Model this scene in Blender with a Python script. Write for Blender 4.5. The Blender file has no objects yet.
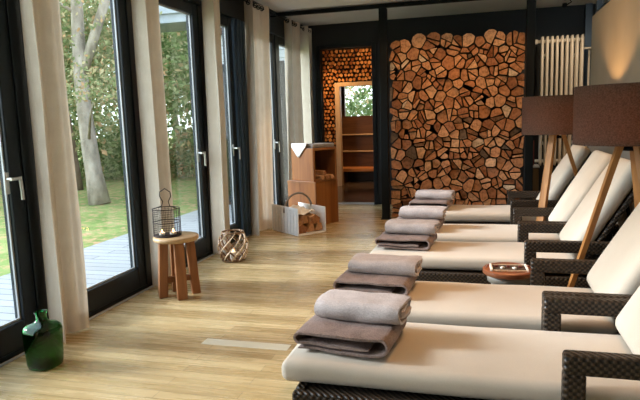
import bpy, bmesh, math, random
import numpy as np
from mathutils import Vector, Matrix, noise
random.seed(7)
S = bpy.context.scene
COL = S.collection
PI = math.pi

# ------------------------------------------------------------------ helpers
def tag(o, label=None, cat=None, group=None, kind=None):
    if label: o['label'] = label
    if cat: o['category'] = cat
    if group: o['group'] = group
    if kind: o['kind'] = kind
    return o

def thing(name, label, cat, loc=(0, 0, 0), rz=0, group=None):
    o = bpy.data.objects.new(name, None); COL.objects.link(o)
    o.empty_display_size = .05
    o.location = loc; o.rotation_euler = (0, 0, rz)
    return tag(o, label, cat, group)

def copy_tree(o, parent=None):
    c = o.copy(); COL.objects.link(c)
    if parent: c.parent = parent
    for ch in list(o.children): copy_tree(ch, c)
    return c

class MB:
    """collects shapes into one mesh"""
    def __init__(s): s.bm = bmesh.new()
    def box(s, x0, x1, y0, y1, z0, z1, bev=0, seg=2, M=None, mi=0):
        r = bmesh.ops.create_cube(s.bm, size=1)
        vs = r['verts']
        sx, sy, sz = x1-x0, y1-y0, z1-z0
        for v in vs:
            v.co = Vector(((v.co.x+.5)*sx+x0, (v.co.y+.5)*sy+y0, (v.co.z+.5)*sz+z0))
        fs = set(f for v in vs for f in v.link_faces)
        if bev:
            es = list(set(e for v in vs for e in v.link_edges))
            rr = bmesh.ops.bevel(s.bm, geom=es, offset=min(bev, .49*min(abs(sx), abs(sy), abs(sz))), segments=seg, profile=.5, affect='EDGES')
            vs = list(set(v for f in rr['faces'] for v in f.verts) | set(v for v in vs if v.is_valid))
            fs = set(f for v in vs for f in v.link_faces)
        for f in fs: f.material_index = mi
        if M:
            for v in vs: v.co = M @ v.co
        return vs
    def tube(s, pts, r, n=10, closed=False, mi=0, flat=None):
        pts = [Vector(p) for p in pts]
        rs = r if isinstance(r, (list, tuple)) else [r]*len(pts)
        rings = []
        N = len(pts)
        up = None
        for i, p in enumerate(pts):
            if closed: t = pts[(i+1) % N]-pts[i-1]
            else: t = pts[min(i+1, N-1)]-pts[max(i-1, 0)]
            t.normalize()
            if up is None:
                up = Vector((0, 0, 1)) if abs(t.z) < .9 else Vector((1, 0, 0))
            u = up - t*up.dot(t)
            if u.length < 1e-4: u = t.orthogonal()
            u.normalize(); w = t.cross(u); up = u
            ring = []
            for k in range(n):
                a = 2*PI*k/n
                ca, sa = math.cos(a), math.sin(a)
                if flat: sa *= flat
                ring.append(s.bm.verts.new(p+u*ca*rs[i]+w*sa*rs[i]))
            rings.append(ring)
        m = N if closed else N-1
        for i in range(m):
            a, b = rings[i], rings[(i+1) % N]
            for k in range(n):
                f = s.bm.faces.new((a[k], a[(k+1) % n], b[(k+1) % n], b[k])); f.material_index = mi; f.smooth = True
        if not closed:
            for ring in (rings[0], rings[-1]):
                f = s.bm.faces.new(ring); f.material_index = mi
    def lathe(s, prof, n=32, c=(0, 0, 0), mi=0, smooth=True, sq=None):
        rings = []
        for (r, z) in prof:
            ring = []
            for k in range(n):
                a = 2*PI*k/n
                q = 1.0
                if sq: q = 1/((abs(math.cos(a))**sq+abs(math.sin(a))**sq)**(1/sq))
                ring.append(s.bm.verts.new((c[0]+r*q*math.cos(a), c[1]+r*q*math.sin(a), c[2]+z)))
            rings.append(ring)
        for a, b in zip(rings, rings[1:]):
            for k in range(n):
                f = s.bm.faces.new((a[k], a[(k+1) % n], b[(k+1) % n], b[k])); f.smooth = smooth; f.material_index = mi
        for ring in (rings[0], rings[-1]):
            if (ring[0].co-ring[n//2].co).length > 1e-4:
                f = s.bm.faces.new(ring); f.material_index = mi
    def quad(s, a, b, c, d, mi=0):
        f = s.bm.faces.new([s.bm.verts.new(p) for p in (a, b, c, d)]); f.material_index = mi; return f
    def poly_prism(s, poly, y0, y1, tilt=(0, 0), back=.97, mi_front=0, mi_side=1):
        cx = sum(p[0] for p in poly)/len(poly); cz = sum(p[1] for p in poly)/len(poly)
        A = [s.bm.verts.new((x, y0+(x-cx)*tilt[0]+(z-cz)*tilt[1], z)) for x, z in poly]
        B = [s.bm.verts.new((cx+(x-cx)*back, y1, cz+(z-cz)*back)) for x, z in poly]
        f = s.bm.faces.new(A); f.material_index = mi_front
        f = s.bm.faces.new(B); f.material_index = mi_front
        n = len(A)
        for i in range(n):
            f = s.bm.faces.new((A[i], A[(i+1) % n], B[(i+1) % n], B[i])); f.material_index = mi_side
    def build(s, name, mat, parent=None, smooth=False, auto=True):
        bmesh.ops.recalc_face_normals(s.bm, faces=s.bm.faces)
        me = bpy.data.meshes.new(name); s.bm.to_mesh(me); s.bm.free()
        for m in (mat if isinstance(mat, (list, tuple)) else [mat]): me.materials.append(m)
        if smooth:
            me.polygons.foreach_set('use_smooth', [True]*len(me.polygons))
            try: me.set_sharp_from_angle(angle=math.radians(50))
            except Exception: pass
        o = bpy.data.objects.new(name, me); COL.objects.link(o)
        if parent: o.parent = parent
        return o

def struct(o): o['kind'] = 'structure'; return o

# ------------------------------------------------------------------ materials
def newmat(name):
    m = bpy.data.materials.new(name); m.use_nodes = True
    nt = m.node_tree; nt.nodes.clear()
    out = nt.nodes.new('ShaderNodeOutputMaterial')
    return m, nt, out
def N(nt, t, **kw):
    n = nt.nodes.new(t)
    for k, v in kw.items():
        if k in n.inputs.keys(): n.inputs[k].default_value = v
        else: setattr(n, k, v)
    return n
def L(nt, a, b): nt.links.new(a, b)
def ramp(nt, fac, stops):
    r = nt.nodes.new('ShaderNodeValToRGB')
    e = r.color_ramp.elements
    while len(e) > 1: e.remove(e[-1])
    for i, (p, c) in enumerate(stops):
        x = e[0] if i == 0 else e.new(p)
        x.position = p; x.color = (*c, 1)
    if fac is not None: L(nt, fac, r.inputs[0])
    return r
def mapping(nt, scale=(1, 1, 1), rot=(0, 0, 0), src='Object'):
    tc = nt.nodes.new('ShaderNodeTexCoord'); mp = nt.nodes.new('ShaderNodeMapping')
    mp.inputs['Scale'].default_value = scale; mp.inputs['Rotation'].default_value = rot
    L(nt, tc.outputs[src], mp.inputs[0]); return mp.outputs[0]
def principled(nt, out, rough=.5, spec=.5, metal=0):
    p = nt.nodes.new('ShaderNodeBsdfPrincipled')
    p.inputs['Roughness'].default_value = rough; p.inputs['Specular IOR Level'].default_value = spec
    p.inputs['Metallic'].default_value = metal
    L(nt, p.outputs[0], out.inputs[0]); return p
def bump(nt, p, h, strength=.3, dist=.01):
    b = nt.nodes.new('ShaderNodeBump'); b.inputs['Strength'].default_value = strength; b.inputs['Distance'].default_value = dist
    L(nt, h, b.inputs['Height']); L(nt, b.outputs[0], p.inputs['Normal'])
def noisy(name, c1, c2, scale=8, rough=.6, stretch=(1, 1, 1), spec=.5, metal=0, bmp=.1, sheen=0, detail=4, lo=.3, hi=.7):
    m, nt, out = newmat(name)
    p = principled(nt, out, rough, spec, metal)
    v = mapping(nt, stretch)
    n = N(nt, 'ShaderNodeTexNoise', Scale=scale, Detail=detail); L(nt, v, n.inputs['Vector'])
    r = ramp(nt, n.outputs[0], [(lo, c1), (hi, c2)])
    L(nt, r.outputs[0], p.inputs['Base Color'])
    if bmp: bump(nt, p, n.outputs[0], bmp)
    if sheen: p.inputs['Sheen Weight'].default_value = sheen
    return m

# oak parquet
def mat_floor():
    m, nt, out = newmat('oak_planks'); p = principled(nt, out, .3, .55)
    v = mapping(nt)
    b = N(nt, 'ShaderNodeTexBrick', offset=.37, offset_frequency=2)
    b.inputs['Scale'].default_value = 1; b.inputs['Brick Width'].default_value = 1.15; b.inputs['Row Height'].default_value = .08
    b.inputs['Mortar Size'].default_value = .0012; b.inputs['Mortar Smooth'].default_value = .2; b.inputs['Bias'].default_value = 0
    b.inputs['Color1'].default_value = (.0, .0, .0, 1); b.inputs['Color2'].default_value = (1, 1, 1, 1); b.inputs['Mortar'].default_value = (.5, .5, .5, 1)
    L(nt, v, b.inputs['Vector'])
    r1 = ramp(nt, b.outputs['Color'], [(0, (.42, .30, .145)), (.35, (.51, .38, .19)), (.7, (.56, .425, .225)), (1, (.61, .48, .265))])
    v2 = mapping(nt, (1.3, 17, 1))
    n = N(nt, 'ShaderNodeTexNoise', Scale=1.6, Detail=7, Roughness=.65, Distortion=.6); L(nt, v2, n.inputs['Vector'])
    r2 = ramp(nt, n.outputs[0], [(.3, (.76, .70, .60)), (.5, (.96, .94, .9)), (.72, (1.10, 1.08, 1.04))])
    mx = N(nt, 'ShaderNodeMix', data_type='RGBA', blend_type='MULTIPLY'); mx.inputs[0].default_value = .9
    L(nt, r1.outputs[0], mx.inputs[6]); L(nt, r2.outputs[0], mx.inputs[7])
    mm = N(nt, 'ShaderNodeMix', data_type='RGBA', blend_type='MIX')
    L(nt, b.outputs['Fac'], mm.inputs[0]); L(nt, mx.outputs[2], mm.inputs[6]); mm.inputs[7].default_value = (.16, .10, .05, 1)
    L(nt, mm.outputs[2], p.inputs['Base Color'])
    rr = N(nt, 'ShaderNodeMapRange'); rr.inputs[3].default_value = .16; rr.inputs[4].default_value = .38
    L(nt, n.outputs[0], rr.inputs[0]); L(nt, rr.outputs[0], p.inputs['Roughness'])
    bump(nt, p, n.outputs[0], .08, .004)
    return m

def wood(name, dark, light, axis='z', scale=1, rough=.45, bmp=.15, spec=.4):
    st = {'x': (1.2, 14, 14), 'y': (14, 1.2, 14), 'z': (14, 14, 1.2)}[axis]
    m, nt, out = newmat(name); p = principled(nt, out, rough, spec)
    v = mapping(nt, tuple(s*scale for s in st))
    n = N(nt, 'ShaderNodeTexNoise', Scale=1.5, Detail=6, Roughness=.6, Distortion=1.0); L(nt, v, n.inputs['Vector'])
    mid = tuple((a+b)/2 for a, b in zip(dark, light))
    r = ramp(nt, n.outputs[0], [(.3, dark), (.5, mid), (.7, light)])
    L(nt, r.outputs[0], p.inputs['Base Color']); bump(nt, p, n.outputs[0], bmp, .004)
    return m

def mat_log_end(isl=False):
    m, nt, out = newmat('log_end_grain'); p = principled(nt, out, .85, .2)
    oi = nt.nodes.new('ShaderNodeNewGeometry' if isl else 'ShaderNodeObjectInfo')
    r = ramp(nt, oi.outputs['Random Per Island' if isl else 'Random'], [(0, (.32, .14, .065)), (.15, (.47, .235, .115)), (.35, (.55, .30, .155)), (.55, (.42, .195, .09)), (.72, (.60, .36, .20)), (.86, (.36, .165, .08)), (.955, (.17, .125, .085)), (.975, (.62, .50, .36)), (.985, (.12, .08, .05))])
    r.color_ramp.interpolation = 'CONSTANT'
    v = mapping(nt)
    n = N(nt, 'ShaderNodeTexNoise', Scale=26, Detail=6, Roughness=.7); L(nt, v, n.inputs['Vector'])
    r2 = ramp(nt, n.outputs[0], [(.32, (.42, .36, .32)), (.5, (.95, .93, .9)), (.7, (1.3, 1.25, 1.15))])
    mx = N(nt, 'ShaderNodeMix', data_type='RGBA', blend_type='MULTIPLY'); mx.inputs[0].default_value = 1
    L(nt, r.outputs[0], mx.inputs[6]); L(nt, r2.outputs[0], mx.inputs[7]); L(nt, mx.outputs[2], p.inputs['Base Color'])
    bump(nt, p, n.outputs[0], .5, .01)
    return m

def mat_wicker(name='dark_wicker', c1=(.008, .006, .004), c2=(.062, .042, .027), sc=230.0):
    # woven strands: product of waves along the three axes
    m, nt, out = newmat(name); p = principled(nt, out, .42, .28)
    tc = nt.nodes.new('ShaderNodeTexCoord'); sp = nt.nodes.new('ShaderNodeSeparateXYZ'); L(nt, tc.outputs['Object'], sp.inputs[0])
    def sine(sock, k, ph=0):
        a = N(nt, 'ShaderNodeMath', operation='MULTIPLY_ADD'); a.inputs[1].default_value = k; a.inputs[2].default_value = ph; L(nt, sock, a.inputs[0])
        s = N(nt, 'ShaderNodeMath', operation='SINE'); L(nt, a.outputs[0], s.inputs[0]); return s.outputs[0]
    ad = N(nt, 'ShaderNodeMath', operation='ADD'); L(nt, sp.outputs[0], ad.inputs[0]); L(nt, sp.outputs[1], ad.inputs[1])
    sb = N(nt, 'ShaderNodeMath', operation='ADD'); L(nt, sp.outputs[2], sb.inputs[0])
    yy = N(nt, 'ShaderNodeMath', operation='MULTIPLY'); yy.inputs[1].default_value = .0; L(nt, sp.outputs[1], yy.inputs[0]); L(nt, yy.outputs[0], sb.inputs[1])
    mu = N(nt, 'ShaderNodeMath', operation='MULTIPLY'); L(nt, sine(ad.outputs[0], sc), mu.inputs[0]); L(nt, sine(sb.outputs[0], sc*1.15, 1.0), mu.inputs[1])
    mr = N(nt, 'ShaderNodeMapRange'); mr.inputs[1].default_value = -1; mr.inputs[2].default_value = 1; L(nt, mu.outputs[0], mr.inputs[0])
    r = ramp(nt, mr.outputs[0], [(.35, c1), (.75, c2)])
    L(nt, r.outputs[0], p.inputs['Base Color']); bump(nt, p, mr.outputs[0], .8, .006)
    return m

def mat_glass(name='pane_glass', tint=(1, 1, 1), ior=1.45, boost=1.0):
    m, nt, out = newmat(name)
    t = N(nt, 'ShaderNodeBsdfTransparent'); t.inputs[0].default_value = (*tint, 1)
    g = N(nt, 'ShaderNodeBsdfGlossy'); g.inputs['Roughness'].default_value = .01
    lw = N(nt, 'ShaderNodeLayerWeight', Blend=.5); pw = N(nt, 'ShaderNodeMath', operation='POWER'); pw.inputs[1].default_value = 5.0; L(nt, lw.outputs['Facing'], pw.inputs[0])
    f0 = ((ior-1)/(ior+1))**2
    f = N(nt, 'ShaderNodeMath', operation='MULTIPLY_ADD'); f.inputs[1].default_value = 1-f0; f.inputs[2].default_value = f0; L(nt, pw.outputs[0], f.inputs[0])
    mx = N(nt, 'ShaderNodeMixShader'); L(nt, f.outputs[0], mx.inputs[0]); L(nt, t.outputs[0], mx.inputs[1]); L(nt, g.outputs[0], mx.inputs[2])
    L(nt, mx.outputs[0], out.inputs[0]); return m

def mat_fabric(name, col, trans=.0, rough=.9, scale=160, c2=None, sheen=.3, bmp=.25, low=None):
    m, nt, out = newmat(name)
    p = N(nt, 'ShaderNodeBsdfPrincipled'); p.inputs['Roughness'].default_value = rough; p.inputs['Specular IOR Level'].default_value = .15
    p.inputs['Sheen Weight'].default_value = sheen
    v = mapping(nt)
    n = N(nt, 'ShaderNodeTexNoise', Scale=scale, Detail=2); L(nt, v, n.inputs['Vector'])
    n2 = N(nt, 'ShaderNodeTexNoise', Scale=low or 5, Detail=3); L(nt, v, n2.inputs['Vector'])
    av = N(nt, 'ShaderNodeMath', operation='MULTIPLY_ADD'); av.inputs[1].default_value = .5; L(nt, n.outputs[0], av.inputs[0])
    hf = N(nt, 'ShaderNodeMath', operation='MULTIPLY'); hf.inputs[1].default_value = .5; L(nt, n2.outputs[0], hf.inputs[0]); L(nt, hf.outputs[0], av.inputs[2])
    r = ramp(nt, av.outputs[0], [(.35, c2 or tuple(c*.82 for c in col)), (.65, col)])
    L(nt, r.outputs[0], p.inputs['Base Color']); bump(nt, p, n.outputs[0], bmp, .004)
    if trans:
        tr = N(nt, 'ShaderNodeBsdfTranslucent'); L(nt, r.outputs[0], tr.inputs[0])
        mx = N(nt, 'ShaderNodeMixShader'); mx.inputs[0].default_value = trans
        L(nt, p.outputs[0], mx.inputs[1]); L(nt, tr.outputs[0], mx.inputs[2]); L(nt, mx.outputs[0], out.inputs[0])
    else: L(nt, p.outputs[0], out.inputs[0])
    return m

def emis(name, col, st):
    m, nt, out = newmat(name); e = N(nt, 'ShaderNodeEmission', Strength=st); e.inputs[0].default_value = (*col, 1); L(nt, e.outputs[0], out.inputs[0]); return m

M = {}
M['floor'] = mat_floor()
M['ceiling'] = noisy('ceiling_paint', (.76, .745, .71), (.80, .785, .75), 3, .9, bmp=.02)
M['wall'] = noisy('taupe_wall_paint', (.25, .225, .185), (.28, .25, .205), 3, .85, bmp=.03)
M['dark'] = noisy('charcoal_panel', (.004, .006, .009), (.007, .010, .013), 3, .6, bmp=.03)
M['frame'] = noisy('anthracite_frame', (.006, .011, .015), (.009, .015, .021), 5, .3, bmp=.0, spec=.3)
M['post'] = noisy('blue_grey_daylight_tint', (.045, .075, .115), (.055, .085, .13), 5, .3, bmp=.0)  # blue of grazing daylight tinted into the wide post; recess trim shares it
M['steel'] = noisy('black_steel', (.003, .005, .006), (.005, .008, .009), 5, .6, bmp=.02, spec=.15)
M['glass'] = mat_glass()
M['bead'] = noisy('aluminium_spacer', (.45, .48, .5), (.55, .58, .6), 5, .4, metal=.3, bmp=0)
M['curtain'] = mat_fabric('linen_curtain', (.76, .67, .55), trans=.17, scale=220, c2=(.68, .585, .465), sheen=.1, low=9)
M['cushion'] = mat_fabric('cream_cushion_fabric', (.65, .575, .475), scale=300, c2=(.59, .515, .42), bmp=.12, sheen=.15)
M['towel_light'] = mat_fabric('grey_terry', (.60, .53, .51), scale=150, c2=(.42, .36, .345), sheen=.08, bmp=.9, low=14)
M['towel_dark'] = mat_fabric('taupe_terry', (.33, .245, .215), scale=150, c2=(.17, .12, .104), sheen=.05, bmp=1.0, low=14)
M['wicker'] = mat_wicker()
M['nickel'] = noisy('brushed_nickel', (.55, .55, .53), (.65, .65, .63), 30, .3, metal=1, bmp=0)
M['lamp_wood'] = wood('lamp_leg_beech', (.32, .13, .035), (.50, .23, .065), 'z')
M['stool'] = wood('stool_hardwood', (.19, .07, .024), (.36, .15, .055), 'z')
M['stool_top'] = wood('stool_seat_wood', (.42, .25, .11), (.62, .42, .22), 'x')
M['crate'] = wood('crate_wood', (.17, .052, .010), (.38, .15, .038), 'z', .35)
M['crate_side'] = wood('crate_plank', (.16, .055, .014), (.33, .14, .045), 'z', .35)
M['crate_in'] = noisy('crate_dark_inside', (.03, .016, .008), (.07, .035, .016), 9, .8)
M['table_top'] = wood('red_stained_top', (.22, .07, .03), (.36, .13, .06), 'x', rough=.3)
M['table_leg'] = noisy('grey_painted_leg', (.20, .18, .15), (.27, .25, .21), 12, .5)
M['white'] = noisy('white_felt', (.78, .80, .82), (.86, .87, .88), 30, .9)
M['felt_seam'] = noisy('felt_seam', (.55, .57, .6), (.62, .64, .66), 30, .9)
M['paper'] = noisy('cream_paper', (.80, .72, .60), (.88, .82, .72), 14, .9)
M['grey_cloth'] = noisy('grey_cloth', (.20, .18, .17), (.26, .24, .22), 30, .9)
M['radiator'] = noisy('cream_enamel', (.72, .66, .56), (.76, .70, .60), 5, .35, bmp=0)
M['log'] = mat_log_end(); M['log_rest'] = mat_log_end(True)
M['bark'] = noisy('split_bark', (.012, .007, .004), (.05, .024, .011), 18, .95, (1, .25, 1), bmp=.6)
M['split'] = noisy('split_wood', (.36, .17, .07), (.62, .36, .17), 20, .85, bmp=.4)
M['twig'] = wood('willow_strip', (.55, .37, .22), (.82, .64, .44), 'z', 2)
M['twigd'] = wood('dark_willow', (.14, .07, .035), (.28, .16, .08), 'z', 2)
M['wire'] = noisy('rusty_wire', (.02, .012, .01), (.045, .027, .02), 40, .6, metal=.5)
M['candle'] = noisy('candle_wax', (.85, .78, .66), (.9, .84, .74), 8, .5)
M['flame'] = emis('candle_flame', (1, .5, .18), 12)
M['redwood'] = wood('sauna_bench_wood', (.36, .13, .03), (.56, .24, .07), 'x', .7)
M['darkwood'] = wood('sauna_dark_panel', (.07, .03, .013), (.13, .06, .025), 'x', .7)
M['palewood'] = wood('pale_door_frame', (.48, .34, .20), (.62, .46, .30), 'z')
M['stone'] = noisy('dark_stone_floor', (.05, .032, .022), (.13, .09, .06), 5, .15)
M['red'] = noisy('dark_red_board', (.12, .02, .015), (.16, .03, .02), 8, .6)
M['brown'] = wood('brown_cabinet', (.07, .045, .02), (.13, .085, .04), 'z')

# lampshade: woven cloth that lets some light through
m, nt, out = newmat('brown_shade_cloth')
d = N(nt, 'ShaderNodeBsdfDiffuse'); tr = N(nt, 'ShaderNodeBsdfTranslucent')
v = mapping(nt, (1, 1, 1)); n = N(nt, 'ShaderNodeTexNoise', Scale=130, Detail=3); L(nt, v, n.inputs['Vector'])
r = ramp(nt, n.outputs[0], [(.3, (.055, .043, .036)), (.7, (.11, .088, .073))]); L(nt, r.outputs[0], d.inputs[0])
r = ramp(nt, n.outputs[0], [(.3, (.17, .085, .040)), (.7, (.32, .17, .085))]); L(nt, r.outputs[0], tr.inputs[0])
mx = N(nt, 'ShaderNodeMixShader'); mx.inputs[0].default_value = .22
L(nt, d.outputs[0], mx.inputs[1]); L(nt, tr.outputs[0], mx.inputs[2]); L(nt, mx.outputs[0], out.inputs[0]); M['shade'] = m

# bottle glass
m, nt, out = newmat('green_bottle_glass'); p = principled(nt, out, .04, .6)
p.inputs['Base Color'].default_value = (.02, .34, .07, 1); p.inputs['Transmission Weight'].default_value = 1; p.inputs['IOR'].default_value = 1.45
M['bottle'] = m

# outdoor
M['deck'] = None
m, nt, out = newmat('weathered_deck'); p = principled(nt, out, .6, .3)
v = mapping(nt, (1, 1, 1), (0, 0, 0))
b = N(nt, 'ShaderNodeTexBrick', offset=.4); b.inputs['Scale'].default_value = 1; b.inputs['Brick Width'].default_value = 4; b.inputs['Row Height'].default_value = .14
b.inputs['Mortar Size'].default_value = .006; b.inputs['Color1'].default_value = (.30, .31, .315, 1); b.inputs['Color2'].default_value = (.36, .37, .375, 1); b.inputs['Mortar'].default_value = (.08, .09, .1, 1)
L(nt, v, b.inputs['Vector']); L(nt, b.outputs[0], p.inputs['Base Color']); M['deck'] = m
m, nt, out = newmat('lawn_with_leaves'); p = principled(nt, out, .95, .1)
v = mapping(nt); n = N(nt, 'ShaderNodeTexNoise', Scale=1.2, Detail=6, Roughness=.7); L(nt, v, n.inputs['Vector'])
r1 = ramp(nt, n.outputs[0], [(.35, (.12, .19, .05)), (.55, (.20, .27, .08)), (.66, (.30, .30, .13))])
n2 = N(nt, 'ShaderNodeTexNoise', Scale=7, Detail=5, Roughness=.8); L(nt, v, n2.inputs['Vector'])
r2 = ramp(nt, n2.outputs[0], [(.51, (0, 0, 0)), (.57, (1, 1, 1))])
mx = N(nt, 'ShaderNodeMix', data_type='RGBA'); L(nt, r2.outputs[0], mx.inputs[0]); L(nt, r1.outputs[0], mx.inputs[6]); mx.inputs[7].default_value = (.42, .27, .15, 1)
L(nt, mx.outputs[2], p.inputs['Base Color']); M['lawn'] = m
M['trunk'] = noisy('pale_beech_bark', (.20, .17, .13), (.48, .42, .35), 7, .9, (1, 1, .4), bmp=.3)
M['trunk2'] = noisy('brown_bark', (.14, .09, .06), (.26, .19, .13), 6, .95, (1, 1, .3), bmp=.5)
M['siding'] = noisy('white_siding', (.62, .66, .68), (.68, .72, .74), 3, .7, bmp=0)
M['canopy'] = noisy('grey_canopy', (.30, .34, .37), (.36, .40, .43), 3, .6, bmp=0)
def leaf_mat(name, stops):  # leaf tones lightened to include the pale wash of pane reflections
    m, nt, out = newmat(name)
    g = nt.nodes.new('ShaderNodeNewGeometry')
    r = ramp(nt, g.outputs['Random Per Island'], stops); r.color_ramp.interpolation = 'CONSTANT'
    d = N(nt, 'ShaderNodeBsdfDiffuse'); t = N(nt, 'ShaderNodeBsdfTranslucent'); L(nt, r.outputs[0], d.inputs[0]); L(nt, r.outputs[0], t.inputs[0])
    mx = N(nt, 'ShaderNodeMixShader'); mx.inputs[0].default_value = .45
    L(nt, d.outputs[0], mx.inputs[1]); L(nt, t.outputs[0], mx.inputs[2]); L(nt, mx.outputs[0], out.inputs[0]); return m
M['leaf'] = leaf_mat('green_leaves', [(0, (.13, .20, .07)), (.3, (.22, .30, .11)), (.55, (.34, .41, .19)), (.8, (.46, .49, .27)), (.93, (.55, .42, .22))])
M['leaf2'] = leaf_mat('autumn_leaves', [(0, (.22, .27, .12)), (.35, (.38, .40, .20)), (.6, (.52, .45, .26)), (.82, (.58, .37, .20)), (.93, (.30, .36, .18))])

# ------------------------------------------------------------------ room shell
LX, RX, BY, FY, CZ = -2.68, 1.145, 8.95, -1.6, 2.80
b = MB(); b.box(-2.84, 1.95, FY-.1, 9.05, -.1, 0); struct(b.build('floor', M['floor']))
b = MB(); b.box(-2.84, 1.95, FY-.1, 9.10, CZ, CZ+.12); struct(b.build('ceiling', M['ceiling']))
b = MB(); b.box(-2.84, 1.95, FY-.12, FY, 0, CZ); struct(b.build('wall_front', M['wall']))
b = MB(); b.box(RX, RX+.15, FY, 6.99, 0, 2.35); b.box(RX, RX+.15, FY, 4.2, 2.35, CZ); struct(b.build('wall_right', M['wall']))
b = MB(); b.box(1.85, 1.95, 6.99, 8.95, 0, CZ); b.box(RX+.15, 1.95, 6.84, 6.99, 0, 2.35); struct(b.build('wall_recess', M['dark']))
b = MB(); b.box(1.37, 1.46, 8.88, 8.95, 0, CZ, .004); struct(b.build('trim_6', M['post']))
# back wall with the doorway x -2.43..-1.62, z 0..2.43
DX0, DX1, DZ = -2.42, -1.61, 2.43
b = MB(); b.box(-2.84, DX0, BY, 9.08, 0, CZ); b.box(DX1, 1.95, BY, 9.08, 0, CZ); b.box(DX0, DX1, BY, 9.08, DZ, CZ)
struct(b.build('wall_back', M['dark']))
b = MB()
b.box(DX0-.06, DX0, BY-.02, BY, 0, DZ+.06, .004); b.box(DX1, DX1+.06, BY-.02, BY, 0, DZ+.06, .004); b.box(DX0, DX1, BY-.02, BY, DZ, DZ+.06, .004)
struct(b.build('trim_1', M['frame']))
b = MB(); b.box(DX0, DX1, BY-.03, BY+.13, 0, .008, .003); struct(b.build('trim_2', M['bead']))
b = MB(); b.box(-1.66, -1.10, 3.10, 3.19, 0, .0015); o = struct(b.build('trim_3', noisy('pale_plank', (.74, .71, .56), (.82, .79, .64), 4, .35, (1, 8, 1), bmp=0)))
# clerestory over the right wall
b = MB()
b.box(RX+.03, RX+.10, 4.2, 6.99, 2.35, 2.39); b.box(RX+.03, RX+.10, 4.2, 6.99, 2.72, CZ)
for y in (4.2, 5.1, 6.0, 6.92): b.box(RX+.03, RX+.10, y, y+.06, 2.39, 2.72)
w = struct(b.build('window_1', M['frame']))
b = MB(); b.box(RX+.06, RX+.07, 4.25, 6.93, 2.39, 2.72); b.build('pane', M['glass'], w)

# ------------------------------------------------------------------ glazed doors, left
def leaf(i, y0, y1, handle=True):
    f = MB()
    x0, x1, s = -2.77, -2.695, .105
    f.box(x0, x1, y0, y0+s, .02, 2.5, .006); f.box(x0, x1, y1-s, y1, .02, 2.5, .006)
    f.box(x0, x1, y0+s, y1-s, .02, .19, .006); f.box(x0, x1, y0+s, y1-s, 2.40, 2.5, .006)
    o = struct(f.build('door_%d' % i, M['frame']))
    g = MB(); g.box(-2.742, -2.736, y0+s+.002, y1-s-.002, .192, 2.398); g.build('pane', M['glass'], o)
    d = MB()
    a0, a1, t = y0+s, y1-s, .012
    for xx in (-2.735,):
        d.box(xx, xx+.012, a0, a0+t, .19, 2.4); d.box(xx, xx+.012, a1-t, a1, .19, 2.4)
        d.box(xx, xx+.012, a0+t, a1-t, .19, .19+t); d.box(xx, xx+.012, a0+t, a1-t, 2.4-t, 2.4)
    d.build('glazing_bead', M['bead'], o)
    if handle:
        y = y1-.115 if handle is True else handle
        h = MB()
        h.box(x1, x1+.008, y-.016, y+.016, .97, 1.10, .004)
        h.tube([(x1, y, 1.06), (x1+.05, y, 1.06)], .010, 10)
        h.tube([(x1+.045, y-.012, 1.06), (x1+.05, y+.02, 1.06), (x1+.05, y+.06, 1.06)], .010, 8)
        h.tube([(x1+.05, y+.055, 1.07), (x1+.05, y+.06, .99), (x1+.05, y+.06, .93)], .0105, 8)
        hh = h.build('door_handle', M['nickel'], o, smooth=True); hh['label'] = 'brushed metal lever handle'
    return o
bounds = [(-.70, .52), (.52, 1.74), (1.74, 2.96), (2.98, 4.20), (4.20, 5.42), (5.42, 6.24), (6.46, 7.66), (7.66, 8.86)]
hy = [False, False, 2.79, False, 5.21, 6.08, 7.45, False]
for i, ((y0, y1), h) in enumerate(zip(bounds, hy)):
    leaf(i+1, y0+.035, y1-.035, h)
b = MB()
edges = sorted(set([y for p in bounds for y in p]))
for y in (-.70, .52, 1.74, 2.97, 4.20, 5.42, 7.66): b.box(-2.80, -2.685, y-.045, y+.045, 0, 2.53, .004)
b.box(-2.82, -2.67, 8.83, 8.95, 0, 2.53); b.box(-2.82, -2.67, FY, -.66, 0, 2.53)
b.box(-2.82, -2.66, FY, 8.95, 2.50, CZ, .003)
b.box(-2.80, -2.685, FY, 8.95, 0, .03, .003)
struct(b.build('wall_left', M['frame']))
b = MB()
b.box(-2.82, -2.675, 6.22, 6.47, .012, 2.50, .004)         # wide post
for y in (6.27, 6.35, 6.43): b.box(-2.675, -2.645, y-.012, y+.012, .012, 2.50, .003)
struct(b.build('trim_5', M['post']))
b = MB(); b.box(-2.66, -2.645, FY, 8.95, 0, .012, .003); struct(b.build('baseboard_left', M['bead']))

# ------------------------------------------------------------------ neighbouring room and sauna beyond the doorway
b = MB(); b.box(-4.4, -.6, 9.08, 13.2, -.1, 0); struct(b.build('floor_sauna', M['stone']))
b = MB(); b.box(-4.4, -.6, 9.10, 13.2, CZ, CZ+.1); struct(b.build('ceiling_sauna', M['darkwood']))
b = MB(); b.box(-4.5, -4.4, 9.08, 13.3, 0, CZ); b.box(-.6, -.5, 9.08, 13.3, 0, CZ); struct(b.build('wall_side', M['darkwood']))
b = MB(); b.box(-4.4, -3.0, 13.1, 13.2, 0, CZ); b.box(-1.9, -.6, 13.1, 13.2, 0, CZ); b.box(-3.0, -1.9, 13.1, 13.2, 0, 1.38); b.box(-3.0, -1.9, 13.1, 13.2, 2.2, CZ)
struct(b.build('wall_sauna', M['darkwood']))
b = MB(); b.box(-3.0, -1.9, 13.12, 13.13, 1.38, 2.2); struct(b.build('window_2', M['glass']))
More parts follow.
